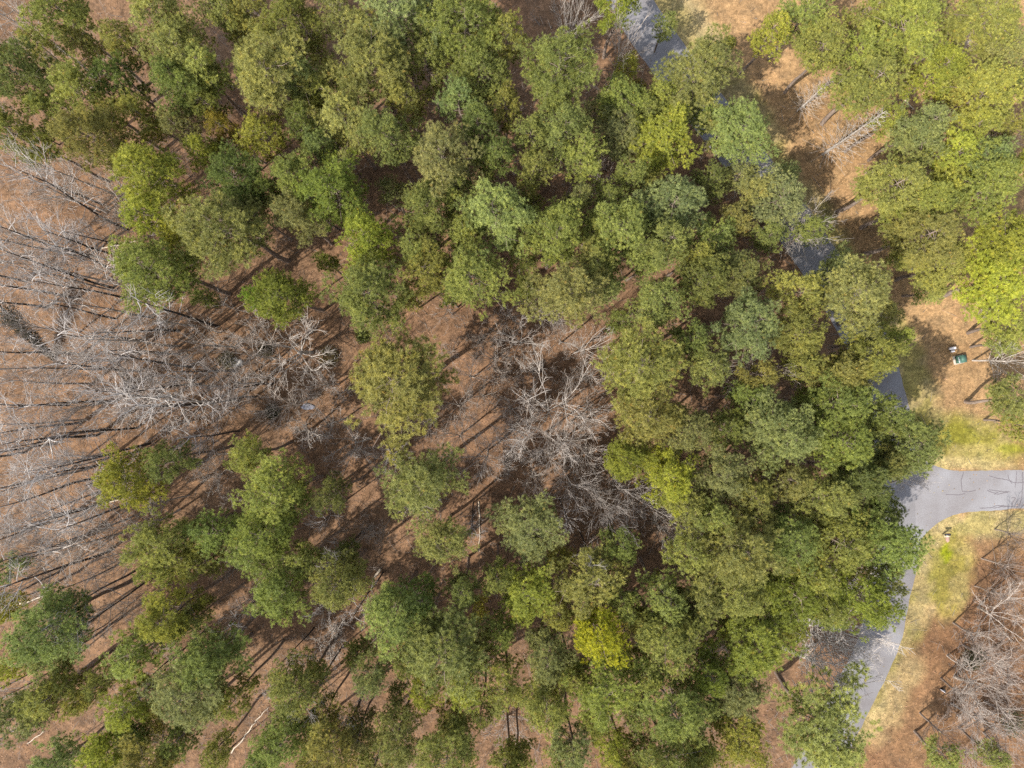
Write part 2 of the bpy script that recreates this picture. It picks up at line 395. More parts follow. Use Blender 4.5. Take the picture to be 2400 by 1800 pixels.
# ------------------------------------------------------------------ pine crowns
def unit(n, r=rng):
    d = r.normal(0, 1, (n, 3)); return d / np.linalg.norm(d, axis=1)[:, None]
def make_pine(r0, H, cb, nb, lobes, tuft_k, blades, seed):
    r = np.random.default_rng(seed); tw = MB()
    lean = r.normal(0, .35, 2); zz = np.linspace(0, H * .97, 9)
    ax = lambda z: np.array([lean[0] * (z / H) ** 1.6 + .18 * math.sin(z * .5 + seed), lean[1] * (z / H) ** 1.6 + .18 * math.cos(z * .43 + seed)])
    off = ax(0.0)
    R0 = .011 * H + .03
    tw.tube([(*(ax(z) - off), z - .1 * (z == 0)) for z in zz], R0 * (1 - zz / H) ** .75 + .03, 7)
    p1, p2 = r.uniform(0, 6.28, 2); LC = []; LR = []; LT = []
    for i in range(nb):
        t = ((i + .5) / nb) ** .9; z = cb + (H - cb) * t
        prof = (min(1, .45 + 1.6 * t) if t < .35 else math.cos((t - .35) / .65 * 1.42) ** .72)
        az = i * 2.39996 + r.normal(0, .35)
        L = r0 * prof * r.uniform(.62, 1.12) * (1 + .2 * math.cos(az - p1) + .12 * math.cos(2 * az - p2))
        if r.random() < .17: continue
        rise = L * (-.12 + .55 * t)
        o2 = ax(z) - off; dv = np.array([math.cos(az), math.sin(az)])
        pts = []
        for f in (0, .35, .7, 1.0):
            bend = .18 * L * f * (1 - f) * r.normal(0, 1)
            pts.append((o2[0] + dv[0] * L * f - dv[1] * bend, o2[1] + dv[1] * L * f + dv[0] * bend, z + rise * f ** 1.4 - .25 * f * (1 - t)))
        pts = np.array(pts)
        br = .016 + .010 * L
        tw.tube(pts, np.linspace(br, .012, 4), 4)
        nl = max(1, int(round(lobes * 1.1 * L / r0 + .4)))
        for k in range(nl):
            f = 1 - .72 * (k / max(1, nl)) + r.normal(0, .05)
            c = np.array([np.interp(f, (0, .35, .7, 1.0), pts[:, j]) for j in range(3)])
            side = r.normal(0, .24) * L
            c = c + np.array([-dv[1] * side, dv[0] * side, .1 + abs(r.normal(0, .16))])
            if k: tw.tube([np.array([np.interp(max(f - .25, .05), (0, .35, .7, 1.0), pts[:, j]) for j in range(3)]), c], [.02, .008], 3)
            LC.append(c); LR.append(r.uniform(.4, 1.05) * (r0 / 4) ** .4); LT.append(r.random())
    LC = np.array(LC); LR = np.array(LR); LT = np.array(LT)
    nt_ = np.maximum(8, (tuft_k * .80 * (LR / .55) ** 2).astype(int)); li = np.repeat(np.arange(len(LC)), nt_); n = len(li)
    d = unit(n, r); flip = (d[:, 2] < -.25) & (r.random(n) < .8); d[flip, 2] *= -1
    pos = LC[li] + d * (LR[li] * (.3 + .75 * r.random(n) ** .6 + .18 * np.abs(r.normal(0, 1, n))))[:, None] * np.array([1, 1, .6])
    tone = .4 * LT[li] + .6 * r.random(n); ti = np.repeat(np.arange(n), blades); m = len(ti)
    bd = d[ti] * .45 + np.array([0, 0, .5]) + unit(m, r) * .95; bd /= np.linalg.norm(bd, axis=1)[:, None]
    out_ = d[ti] * .7 + np.array([0, 0, .5]) + unit(m, r) * .55; sd = np.cross(bd, out_); sd /= np.linalg.norm(sd, axis=1)[:, None] + 1e-6
    ln = r.uniform(.17, .36, m)[:, None]; wd = r.uniform(.015, .028, m)[:, None]
    b = pos[ti] + unit(m, r) * .05
    vv = np.stack([b - sd * wd, b + sd * wd, b + bd * ln], 1).reshape(-1, 3)
    tn = np.clip(tone[ti] + r.normal(0, .06, m), 0, .96); dead = (r.random(n) < .008)[ti]; tn[dead] = 1
    crown = np_mesh('pine_crown', vv, np.arange(3 * m).reshape(-1, 3), M_needle, attrs={'tone': ('FACE', 'FLOAT', tn)})
    return tw.mesh('pine_trunk', M_wood, smooth=True), crown
PINES = {'big': [], 'mid': [], 'small': []}
for sd in range(6): PINES['big'].append((make_pine(4.0, 22, 13.0, 46, 3.6, 19, 24, 11 + sd), 4.0, 22))
for sd in range(5): PINES['mid'].append((make_pine(2.7, 18, 10.8, 34, 2.8, 18, 24, 41 + sd), 2.7, 18))
for sd in range(4): PINES['small'].append((make_pine(1.6, 10, 4.2, 26, 2.0, 15, 24, 71 + sd), 1.6, 10))

PAL = dict(o=((.160, .160, .038), 'olive'), l=((.172, .178, .050), 'pale olive'), g=((.134, .147, .037), 'mid-green'), d=((.106, .122, .031), 'dark green'),
           y=((.178, .179, .027), 'yellow-green'), L=((.192, .205, .028), 'lime'), G=((.250, .228, .019), 'golden'), b=((.142, .152, .050), 'blue-green'),
           s=((.126, .149, .022), 'vivid green'), k=((.184, .187, .036), 'bright olive'))
# crown centre in the photo (x, y), crown width (photo pixels), colour
PINE_DATA = """
150,47,150,o 47,180,150,d 55,325,135,o 215,240,150,o 207,120,70,l 293,200,105,d 245,335,150,o 390,45,165,l 435,135,140,l 535,30,120,l 556,95,55,o 430,225,130,g
432,305,85,l 530,300,70,y 365,425,160,y 365,505,110,y 545,540,205,g 560,430,130,d 525,362,65,d 655,185,200,l 715,190,110,b 385,640,175,o 470,700,45,d
715,50,140,o 925,50,180,b 880,150,190,o 1000,150,110,g 1105,60,190,o 1145,180,130,g 810,285,140,l 708,300,90,d 918,325,135,g 1035,365,165,b 1075,245,110,b
1125,310,95,d 808,460,160,s 705,420,120,g 690,505,130,b 620,320,110,y 920,455,68,b 990,515,140,g 1155,500,170,l 1130,390,75,g 865,570,130,L 985,600,115,o
1445,30,98,s 1300,180,180,g 1472,165,68,y 1455,245,120,g 1450,320,130,b 1630,195,180,g 1740,310,145,b 1575,330,155,y 1300,310,125,b 1355,370,110,o 1247,400,92,g
1480,415,78,g 1585,480,165,b 1465,545,150,l 1655,430,85,d 1720,525,90,g 1765,450,95,l 1830,480,130,b 1300,565,150,o 1210,500,80,d 1560,570,135,g 1655,560,115,g
1800,85,88,y 1880,40,115,o 1930,120,125,o 2100,85,185,k 2040,195,165,o 2190,175,130,y 2075,290,72,k 2305,215,165,k 2290,30,165,o 2350,110,120,l 2150,15,85,g 2050,20,105,o
2165,295,125,b 2150,335,110,l 2085,430,150,o 2235,370,115,y 2315,385,105,b 2390,385,95,y 2310,450,165,o 2140,480,155,k 2160,545,165,o 2340,560,155,y 2280,305,95,k 2395,190,70,g
315,1130,130,y 410,1075,95,d 592,1060,90,o 840,700,170,g 665,690,130,s 610,700,75,s 940,905,245,o 985,1140,180,g 655,1165,150,o 640,1245,130,o 785,1160,85,d
1000,640,130,o 960,700,50,o 1115,655,150,o 1340,680,185,l 1510,870,200,o 1520,985,150,o 1470,1075,120,y 1560,1105,135,y 1545,700,130,l 1730,640,140,g 1640,670,125,g 1755,755,150,b
1665,855,105,l 1610,800,90,d 1620,1000,120,b 1700,1010,105,d 1790,1000,145,b 1685,1120,135,b 1415,620,85,d 1515,615,75,l 1240,680,55,d 1460,760,60,g
2005,690,165,b 1868,680,115,o 1860,775,135,o 2025,825,140,o 1975,870,135,o 1945,950,145,g 1840,1030,145,b 1970,1030,160,g 2135,1020,145,g 2010,1110,140,d 1915,1165,150,o
2330,670,195,L,13 2195,630,140,o,11 2370,590,90,k 2360,770,105,k,9 2345,808,70,l,7 2365,945,115,g,10 2390,990,60,o,8 2175,680,70,l,7
405,1270,140,o 395,1325,90,o 515,1250,105,g 590,1285,115,d 130,1450,170,g 52,1548,78,y 130,1540,85,l 405,1430,130,y 318,1520,112,o 490,1545,155,d 450,1620,160,b 315,1635,112,y
130,1620,112,o 55,1660,112,b 265,1750,120,y 365,1750,140,o 510,1755,75,o 10,1415,72,y 8,1330,80,b 205,1630,72,o 150,1785,110,b 430,1720,92,o
665,1390,142,o 785,1370,132,g 810,1295,65,d 1030,1265,122,l 925,1440,152,l 990,1390,92,d 1080,1380,82,g 1160,1345,78,g 1235,1240,170,b,15.5 1050,1520,200,g 1090,1595,112,y
995,1605,92,y 880,1580,92,b 710,1610,127,o 680,1715,120,g 845,1700,82,g 930,1715,132,o 795,1750,142,o 1055,1680,82,o 1060,1755,150,o 1190,1600,115,o 930,1615,50,g
1120,1430,42,y 615,1780,82,g 1190,1790,90,g 1225,1390,142,y,17 1395,1350,172,o,18 1305,1425,82,o 1405,1482,142,G 1550,1490,152,o 1560,1390,112,g 1280,1520,122,b 1425,1590,160,o
1560,1640,160,g 1280,1650,122,o 1430,1725,82,y 1395,1665,78,o 1345,1740,112,b 1570,1755,170,o 1720,1700,152,y,16 1725,1610,152,b,16 1735,1270,190,o 1760,1480,205,s,16.5 1720,1390,142,g
1445,1275,92,d 1310,1310,65,o 1215,1775,82,s 2080,1270,175,g 1960,1280,155,o 1850,1250,145,g 1850,1380,155,s,16 2005,1390,142,s 1930,1695,232,l,17 2215,1775,85,g,8 2325,1765,72,g,8
1640,1740,90,o 1470,1790,110,o 880,1790,100,g 720,1800,90,o 1350,470,70,b 1250,480,60,g 1400,260,60,b 750,130,60,g 760,620,50,o 1060,700,50,o 1430,470,80,g 1530,430,80,o
1630,600,70,o 1800,560,80,g 1780,880,80,o 1870,860,90,o 1760,930,90,g 1890,940,80,g 1610,1180,110,o 1660,1200,110,g 1760,1150,110,o 1830,1120,110,g
1610,1300,110,o 1650,1390,100,g 1900,1340,110,o 1930,1420,90,g 1480,1440,80,o 1480,1660,80,g 1630,1430,90,g 1140,1500,60,b 840,1520,60,g 760,1680,70,o
300,100,100,o 95,110,70,o 480,170,110,l 340,270,100,o 130,270,110,o 500,250,80,g 600,200,80,o 590,40,100,o 640,110,90,l 760,220,90,o 800,60,100,l 830,210,90,g 960,240,100,o
1020,60,110,l 1190,90,100,o 1190,260,90,o 1060,460,100,g 760,350,90,b 640,450,80,g 590,500,80,b 480,370,80,y 310,390,80,y 420,560,90,y
1250,330,90,g 1170,360,90,d 1090,560,100,o 1220,590,100,o 1400,620,100,o 1420,680,90,l 1390,530,90,g 1520,270,100,g 1560,230,90,o 
90,1640,80,g 260,1580,70,g 330,1690,90,g 560,1620,80,o 460,1450,70,g 480,1320,90,o 720,1310,90,o
960,1530,80,d 1000,1480,90,g 1130,1660,80,g 1180,1470,80,g 1330,1570,90,o 1500,1560,90,l 1640,1640,100,g 1630,1790,110,y 1310,1790,90,o
1460,1400,90,o 1600,1450,100,o 1650,1560,100,s 1850,1480,70,s,11 2200,440,100,k 
2380,290,90,o 2000,140,100,k 2230,220,90,k 2110,610,70,o
2050,1090,90,d 2070,1180,80,g 2040,1210,110,g 2060,1340,90,g 2085,800,70,o 2060,960,90,g 1940,1450,60,g 1560,60,50,g 1690,295,100,g,10 1730,420,80,b,11 1840,410,80,b,9 1905,545,80,g,9 1965,640,110,b,12 2055,745,95,o,12 2075,1005,90,g 2070,1085,100,g 1640,270,90,o,12
"""
# ------------------------------------------------------------------ landmarks that the labels refer to
LAND = [(940, 905, 'the lone clearing pine'), (1405, 1482, 'the golden pine'), (865, 570, 'the lime pine'), (2250, 843, 'the green utility box'), (2190, 1150, 'the driveway mouth'),
        (1340, 45, 'the white roadside tree'), (2000, 310, 'the bare conical tree'), (665, 820, 'the great white tree'), (60, 900, 'the leafless wood'), (315, 1130, 'the wood\'s lone pine'),
        (1280, 955, 'the crooked pale tree'), (1960, 1490, 'the overhanging tree'), (2330, 670, 'the bright lime pine'), (1530, 1095, 'the clearing\'s yellow pine'),
        (1160, 40, 'the upper edge'), (1150, 1780, 'the lower edge'), (20, 20, 'the wooded upper corner'), (20, 1780, 'the wooded lower corner'), (2380, 20, 'the sunlit upper corner'),
        (2380, 1780, 'the shady lower corner'), (1700, 330, 'the upper road'), (2050, 880, 'the middle road'), (1760, 1480, 'the dense vivid pine'), (500, 500, 'the upper pine stand'), (500, 1550, 'the lower pine stand')]
ORD = ['first', 'second', 'third', 'fourth', 'fifth', 'sixth', 'seventh', 'eighth', 'ninth', 'tenth', 'eleventh', 'twelfth']
USED = {}
def place_label(u, v, what):
    ds = sorted(((math.hypot(u - x, v - y), n, x, y) for x, y, n in LAND))
    ds = [d for d in ds if d[0] > 14]
    d0, a, ax_, ay_ = ds[0]
    best = None
    for x, y, n in LAND:
        if n == a: continue
        D = math.hypot(x - ax_, y - ay_)
        if D < d0 * .9: continue
        ca = ((u - ax_) * (x - ax_) + (v - ay_) * (y - ay_)) / (D * max(d0, 1))
        sc = ca - D / 6000
        if best is None or sc > best[0]: best = (sc, n)
    return a, best[1], d0
THINGS = []      # (root, u, v, what, group) – labelled together at the end

def pick(seq, i): return seq[i % len(seq)]
cnt = 0
for tok in PINE_DATA.split():
    a = tok.split(','); u, v, d = float(a[0]), float(a[1]), float(a[2]); col, cw = PAL[a[3]]
    H = (8.5 + .055 * d if d < 70 else 13.5 + .048 * d if d < 200 else 22.5) + rng.normal(0, .7)
    if u > 1760 and v < 730 and u - 1760 > (v - 200) * .62: H *= .74
    elif v < 680 and -330 < u - np.interp(v, EDGE[:, 1], EDGE[:, 0]) < 60: H *= .78
    cls = 'small' if d < 62 else 'mid' if d < 118 else 'big'
    (tr, cr), r0, H0 = pick(PINES[cls], cnt * 5 + int(u) % 3); cnt += 1
    if len(a) > 4: H = float(a[4])
    hc = .80 * H; R = d / 2 / (1600 / (ALT - hc)) * (1.04 if u < 720 and v > 1000 else .95 if u < 720 and v < 420 else .99)
    x, y = ground(u, v, hc)
    e = empty('pine_tree', (x, y, 0), rng.uniform(0, 6.283), (R / r0 * rng.uniform(.94, 1.06), R / r0 * rng.uniform(.94, 1.06), H / H0))
    t_ = obj('trunk', tr, e); c_ = obj('crown', cr, e)
    j = rng.normal(0, .05, 3) + rng.normal(0, .07)
    c_.color = (*np.clip(np.array(col) * 1.7 * (1 + j), .005, 1), 1)
    t_.color = (*(np.array((.19, .145, .115)) * rng.uniform(.8, 1.2)), 1)
    size = 'small' if d < 72 else 'slim' if d < 108 else 'middling' if d < 142 else 'broad' if d < 185 else 'huge'
    THINGS.append((e, u, v, f'{size} {cw} pine', 'pines of the wood'))

# ------------------------------------------------------------------ leafless trees
def wig(p0, d, L, n, bend, r, up=0.0):
    pts = [np.array(p0, float)]; d = np.array(d, float); d /= np.linalg.norm(d)
    for k in range(n):
        d = d + r.normal(0, bend, 3) + np.array([0, 0, up]); d /= np.linalg.norm(d)
        pts.append(pts[-1] + d * L / n)
    return np.array(pts)
def at(pts, f):
    x = f * (len(pts) - 1); i = min(int(x), len(pts) - 2); return pts[i] + (pts[i + 1] - pts[i]) * (x - i), pts[i + 1] - pts[i]
def side_dir(d, ang, r):
    d = d / np.linalg.norm(d); s = np.cross(d, r.normal(0, 1, 3)); s /= np.linalg.norm(s)
    return d * math.cos(ang) + s * math.sin(ang)
def shoots(mb, pts, L, n, rad, depth, r, lo=.25, ang=(.3, .75), bend=.08, ups=(.06, .05, .03)):
    for k in range(n):
        f = r.uniform(lo, 1.0); p, d = at(pts, f); l = L * r.uniform(.55, 1.1) * (1.15 - .5 * f)
        q = wig(p, side_dir(d, r.uniform(*ang), r), l, 4 if depth > 1 else 3, bend, r, ups[0])
        mb.tube(q, np.linspace(rad, max(.011, rad * .35), len(q)), 3)
        if depth > 1: shoots(mb, q, L * .6, max(3, int(n * .6)), max(.0125, rad * .6), depth - 1, r, .2, ang, bend, ups[1:] + (.02,))
def bare(kind, seed):
    r = np.random.default_rng(seed); tr = MB(); br = MB()
    if kind == 'T':
        H = 20.0; p = wig((0, 0, -.1), (0, 0, 1), H, 9, .028, r, .05); p[:, 2] *= H / p[-1][2]
        tr.tube(p, .17 * (1 - np.linspace(0, 1, 10)) ** .8 + .025, 7)
        for k in range(15):
            f = .42 + .56 * (k / 14); q0, d = at(p, f); L = r.uniform(2.6, 4.4) * (1.1 - .55 * (f - .4))
            a = k * 2.4 + r.normal(0, .4); q = wig(q0, (math.cos(a), math.sin(a), r.uniform(.5, 1.1)), L, 6, .15, r, .07)
            br.tube(q, np.linspace(.06, .02, 7), 4); shoots(br, q, 2.3, 5, .018, 2, r)
    elif kind == 'S':
        H = 15.0; h0 = r.uniform(5, 6.5); p = wig((0, 0, -.1), (r.normal(0, .05), r.normal(0, .05), 1), h0, 4, .05, r)
        tr.tube(p, np.linspace(.24, .16, 5), 7)
        for k in range(9):
            a = k * .698 * 2 + r.normal(0, .25); q = wig(p[-1] - (0, 0, r.uniform(0, 1.6)), (math.cos(a), math.sin(a), r.uniform(.5, 2.2)), r.uniform(6.2, 9.2), 10, .13, r, .03)
            tr.tube(q, np.linspace(.066, .018, 11), 5)
            for j in range(7):
                f = r.uniform(.22, .95); q0, d = at(q, f); s2 = wig(q0, side_dir(d, r.uniform(.4, .85), r), r.uniform(1.8, 3.8) * (1.2 - .5 * f), 7, .13, r, .03)
                br.tube(s2, np.linspace(.029, .013, 8), 4); shoots(br, s2, 1.2, 6, .016, 1, r, .2, (.4, .9), .12)
            shoots(br, q, 1.3, 5, .018, 2, r, .5, (.4, .8), .12)
    elif kind == 'F':       # fine twiggy crown, fan-shaped
        H = 15.0; p = wig((0, 0, -.1), (0, 0, 1), 8.0, 4, .04, r); tr.tube(p, np.linspace(.16, .09, 5), 6)
        for k in range(17):
            f = r.uniform(.5, 1.0); q0, _ = at(p, f); a = k * 2.4; q = wig(q0, (math.cos(a), math.sin(a), r.uniform(.9, 3.0)), r.uniform(4.4, 7.4), 7, .09, r, .04)
            tr.tube(q, np.linspace(.046, .017, 8), 4); shoots(br, q, 2.6, 5, .017, 2, r, .2, (.25, .6), .08)
    elif kind == 'B':       # brushy thicket of stems
        H = 6.0; p = wig((0, 0, -.1), (0, 0, 1), .8, 2, .05, r); tr.tube(p, (.1, .09, .07), 5)
        for k in range(13):
            a = k * 2.4; q = wig(p[1], (math.cos(a), math.sin(a), r.uniform(.8, 2.4)), r.uniform(3.2, 5.4), 6, .16, r, .04)
            tr.tube(q, np.linspace(.036, .012, 7), 3); shoots(br, q, 1.4, 5, .012, 2, r, .2, (.4, 1.0), .16)
    elif kind == 'K':       # cone of straight whorled boughs on one mast
        H = 14.0; p = wig((0, 0, -.1), (0, 0, 1), H, 6, .015, r); tr.tube(p, .15 * (1 - np.linspace(0, 1, 7)) + .02, 7)
        for k in range(120):
            f = .05 + .92 * (k / 120); q0, d = at(p, f); L = 4.4 * (1 - f) ** .8 * r.uniform(.65, 1.1) + .2; a = k * 2.4
            q = wig(q0, (math.cos(a), math.sin(a), r.uniform(.15, .55)), L, 4, .06, r, .03); br.tube(q, np.linspace(.021, .012, 5), 3)
            shoots(br, q, .6, 2, .013, 1, r)
    else:                   # sapling
        H = 9.0; p = wig((0, 0, -.1), (0, 0, 1), H, 7, .06, r, .05); tr.tube(p, np.linspace(.06, .015, 8), 5)
        for k in range(10):
            q0, d = at(p, r.uniform(.35, .97)); a = k * 2.4; q = wig(q0, (math.cos(a), math.sin(a), r.uniform(.5, 1.3)), r.uniform(1.2, 2.4), 4, .13, r, .05)
            br.tube(q, np.linspace(.022, .012, 5), 3); shoots(br, q, .9, 5, .012, 1, r)
    return tr.mesh('bare_trunk', M_wood, True), br.mesh('bare_branches', M_wood)
BARE = {'T': ([bare('T', 100 + i) for i in range(5)], 20.0, 4.0, .74, 'tall leafless tree', 'bare_tree'), 'S': ([bare('S', 120 + i) for i in range(4)], 15.0, 5.2, .72, 'crooked leafless tree', 'bare_tree'),
        'F': ([bare('F', 140 + i) for i in range(4)], 15.0, 3.7, .72, 'fan-crowned leafless tree', 'bare_tree'), 'B': ([bare('B', 160 + i) for i in range(3)], 6.0, 3.0, .6, 'brushy leafless bush', 'bare_shrub'),
        'K': ([bare('K', 180 + i) for i in range(2)], 14.0, 3.2, .45, 'conical leafless tree', 'bare_tree'), 'P': ([bare('P', 200 + i) for i in range(3)], 9.0, 2.0, .7, 'thin leafless sapling', 'bare_sapling')}
WOODC = dict(w=((.42, .37, .32), 'white'), g=((.34, .298, .26), 'grey'), t=((.36, .305, .255), 'tan'), b=((.25, .20, .165), 'brown'), k=((.075, .063, .055), 'dark'))  # dark entry: the trunks' shaded side is put into the bark colour
# crown centre x, y, crown width in photo pixels, form, wood colour  (an extra T: trees given by the foot, with their height in metres)
BARE_DATA = """
1340,45,135,F,w 1465,95,110,F,t 1405,425,100,F,g 1985,320,120,K,w 1905,225,85,K,w 2285,85,85,K,w 2350,310,125,F,b
665,815,225,S,w 820,1045,150,S,w 1070,950,130,S,t 1063,1035,120,F,t 1225,790,150,S,w 1050,825,85,B,t 1280,955,230,S,w 1050,725,100,P,g 795,920,85,B,g 1135,1080,110,F,g
1370,815,115,F,w 1390,965,100,F,w 1340,1050,110,F,w 1390,1070,90,F,w 1300,1080,100,F,w 1250,1125,85,F,w 1385,1155,100,F,g 1480,1165,160,F,g 1420,1190,110,F,g 1785,865,170,F,t
1470,740,55,B,w 2080,945,85,B,g 2370,840,120,F,w 300,1425,75,F,w 520,1345,85,F,g 580,1415,80,F,g 385,1530,70,B,g 760,1510,140,B,w 775,1550,90,B,w 640,1630,95,B,g
1190,1715,130,B,g 880,1255,65,F,g 860,1240,70,B,g 1605,1240,120,F,w 1660,1555,130,F,t 1640,1490,80,F,g 2370,1460,170,S,t 2320,1640,210,S,t
2380,1580,150,F,b 2385,1340,110,F,b 2290,1580,110,F,t 2350,1720,130,F,b 2260,1690,90,B,b 490,1120,120,B,w 480,1080,90,F,w 60,60,110,T,g 45,100,100,S,w 15,20,110,T,g 185,185,80,B,w
240,450,150,S,w 150,395,130,T,g 70,430,120,T,g 30,555,140,T,g 130,570,140,S,w 90,640,130,T,g 260,640,100,F,g 330,740,130,F,w 20,760,120,F,g 120,840,110,F,w 60,900,130,T,g 20,1000,130,T,g
340,890,150,S,w 390,905,110,F,w 110,1090,140,T,g 200,1080,120,T,g 40,1130,140,T,g 120,1180,130,T,g 60,1230,140,T,g 170,1260,150,F,w 90,1300,120,F,w 250,1160,140,T,g 300,1240,140,F,g 240,1330,120,F,g
330,1200,120,F,g 60,1360,110,F,w 20,1260,120,T,g 270,820,110,F,g 470,860,110,F,g 560,830,110,F,w 580,880,120,B,w 500,960,120,B,g 420,990,110,B,g 280,990,120,B,g 220,920,110,P,g 380,1000,100,P,w
620,960,100,B,g 700,1000,100,B,g 740,1030,100,P,w 540,720,90,P,w 590,760,90,P,w 880,640,70,B,g 1190,735,100,B,w 1120,800,100,B,t 1180,880,120,B,t 1130,930,110,B,t 1200,1010,110,B,t 1250,870,110,B,t
1230,1060,100,B,t 1180,1090,110,B,g 1330,890,100,B,t 1300,760,90,B,t 1420,870,80,B,t 700,760,80,P,w 460,770,110,P,w 390,730,100,P,w 560,1180,70,P,g 730,930,70,B,g 1330,1110,90,B,t 1440,1120,90,B,g
680,1560,80,B,g 1150,1690,90,B,b 790,1480,90,B,w 1030,1160,60,P,g 600,560,60,B,g 1560,1210,70,F,g 2250,310,60,B,w 1640,880,70,B,t 1700,870,90,F,t 2320,740,80,B,w 2390,760,60,B,g
2390,1700,150,F,b 2310,1500,130,F,b 2400,1420,120,F,b 2280,1640,130,F,b 2230,1730,120,F,b 2330,1770,110,F,b 2390,1780,120,S,b 2340,1560,140,S,b 2395,1260,90,F,b 2280,1780,100,B,b 2345,1400,90,F,b 2300,1700,120,F,g
1330,960,130,F,t 1240,1000,120,F,t 1190,960,110,F,g 1360,1000,110,S,t 1290,1030,130,F,g 1150,830,110,F,t 1270,730,100,F,g 1330,790,110,S,t 1400,890,100,F,t 1180,1040,120,S,g 1100,880,100,F,g 1440,1210,110,F,g
1520,1190,100,F,g 1350,1150,110,F,g 1560,1250,90,F,t 1000,1000,90,F,g 900,1090,90,F,g 730,900,110,F,g 600,800,120,F,t 760,990,110,F,g 660,940,110,F,t 520,900,130,F,g 450,800,130,F,g """
# tall trunks whose foot shows: foot x, y, height, colour
FOOT_DATA = """
265,675,21,k 305,702,20,k 510,765,21,k 270,747,18,k 420,775,17,k 450,860,19,k 330,870,18,k 500,945,21,k 275,938,19,k 600,930,15,k 250,1008,18,k 160,950,17,k 320,612,19,k 322,1003,17,k 250,1115,20,k
310,1155,18,k 355,590,16,k 190,830,17,k 390,1060,18,k 370,1155,20,k 460,1090,16,k 300,540,17,k 240,480,18,k 330,1330,18,k 380,1340,17,k 140,1340,15,k 640,900,14,k 560,1010,15,k 90,330,16,k 420,830,16,k 230,1020,18,k
60,660,18,k 110,720,19,k 420,690,15,k 470,900,20,k 350,1040,19,k 130,1040,18,k 60,1060,18,k 210,1250,20,k 260,1290,20,k 330,650,18,k 210,600,19,k 180,700,18,k 340,800,19,k 210,1190,20,k 290,1080,19,k 150,1110,18,k 410,930,18,k 550,870,16,k 190,990,17,k
"""
cnt = 0
def add_bare(kind, col, x, y, rz, sxy, sz, u, v, size):
    global cnt
    vars_, H0, r0, hf, what, name = BARE[kind]; tr, br = vars_[(cnt * 3 + int(u)) % len(vars_)]; cnt += 1
    e = empty(name, (x, y, 0), rz, (sxy, sxy, sz)); c, cw = WOODC[col]
    t_ = obj('trunk', tr, e); b_ = obj('crown', br, e)
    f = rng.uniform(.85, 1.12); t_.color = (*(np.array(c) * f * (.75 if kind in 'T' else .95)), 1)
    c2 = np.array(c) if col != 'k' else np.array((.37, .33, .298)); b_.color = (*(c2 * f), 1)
    THINGS.append((e, u, v, f'{size} {"dark-trunked" if col == "k" else cw} {what}', 'bare shrubs of the wood' if kind == 'B' else 'leafless trees of the wood'))
for tok in BARE_DATA.split():
    a = tok.split(','); u, v, d, kind, col = float(a[0]), float(a[1]), float(a[2]), a[3], a[4]
    _, H0, r0, hf, what, name = BARE[kind]
    if kind == 'T': sz = rng.uniform(.82, 1.0)
    elif kind == 'K': sz = 1.05 * d / 120
    elif kind == 'P': sz = rng.uniform(.7, 1.1)
    elif kind == 'S': sz = rng.uniform(1.05, 1.25) if d > 100 else .85
    elif kind == 'F': sz = rng.uniform(1.0, 1.25) if d > 90 else .9
    else: sz = (d / 2 / 20.0) / r0 * rng.uniform(.95, 1.15)
    if u > 2140 and v > 1200: sz *= .5
    if u > 2140 and 700 < v < 1000: sz *= .55
    if u > 2140 and v < 700 and kind == 'F': sz *= .7
    hc = hf * H0 * sz; R = d / 2 / (1600 / (ALT - hc))
    x, y = ground(u, v, hc)
    size = 'small' if d < 90 else 'medium' if d < 135 else 'large'
    add_bare(kind, col, x, y, rng.uniform(0, 6.28), R / r0, sz, u, v, size)
# leaning trees by the road: foot x, y, height, form, colour, crown x, y, spread
for tok in "1868,1452,13,S,w,1995,1480,1.7 1838,1518,13,S,w,1965,1560,1.6 1885,1462,12,F,w,2045,1500,2.1 1850,1480,12,F,w,1970,1520,1.9 2088,1132,9,S,w,2150,1125,.95 1835,530,11,F,w,1880,560,1.5 1850,560,11,F,g,1895,535,1.3 1705,395,11,F,w,1745,385,1.2 1600,1255,11,F,w,1625,1235,1.2 1630,1520,11,F,w,1670,1550,1.3".split():
    a = tok.split(','); u0, v0, H, u1, v1, sp = float(a[0]), float(a[1]), float(a[2]), float(a[5]), float(a[6]), float(a[7])
    x, y = ground(u0, v0); h = .72 * H; x1, y1 = ground(u1, v1, h); _, H0, r0, hf, what, name = BARE[a[3]]
    add_bare(a[3], a[4], x, y, 0, H / H0 * sp, H / H0, u1, v1, 'leaning')
    e = THINGS[-1][0]; dirv = Vector((x1 - x, y1 - y, h)).normalized(); q = Vector((0, 0, 1)).rotation_difference(dirv)
    e.rotation_mode = 'XYZ'; e.rotation_euler = q.to_euler()
fr = np.random.default_rng(55); FX = []
while len(FX) < 16:
    u, v = fr.uniform(-40, 430), fr.uniform(400, 1330)
    if u > 330 and (v < 700 or v > 1100): continue
    if u < 60 and v < 440 or math.hypot(u - 330, v - 1120) < 125: continue
    if any(math.hypot(u - a, v - b) < 75 for a, b in FX): continue
    FX.append((u, v)); kd = fr.choice(['T', 'T', 'F', 'F', 'S']); sz = fr.uniform(.85, 1.1) * (1 if kd == 'T' else 1.15)
    x, y = ground(u, v, (15 if kd == 'T' else 12.5) * sz)
    add_bare(kd, fr.choice(['g', 'g', 'w', 't']), x, y, fr.uniform(0, 6.28), fr.uniform(.75, 1.1), sz, u, v, fr.choice(['ragged', 'wispy', 'twiggy', 'spindly']))
n_ = 0; FY = []
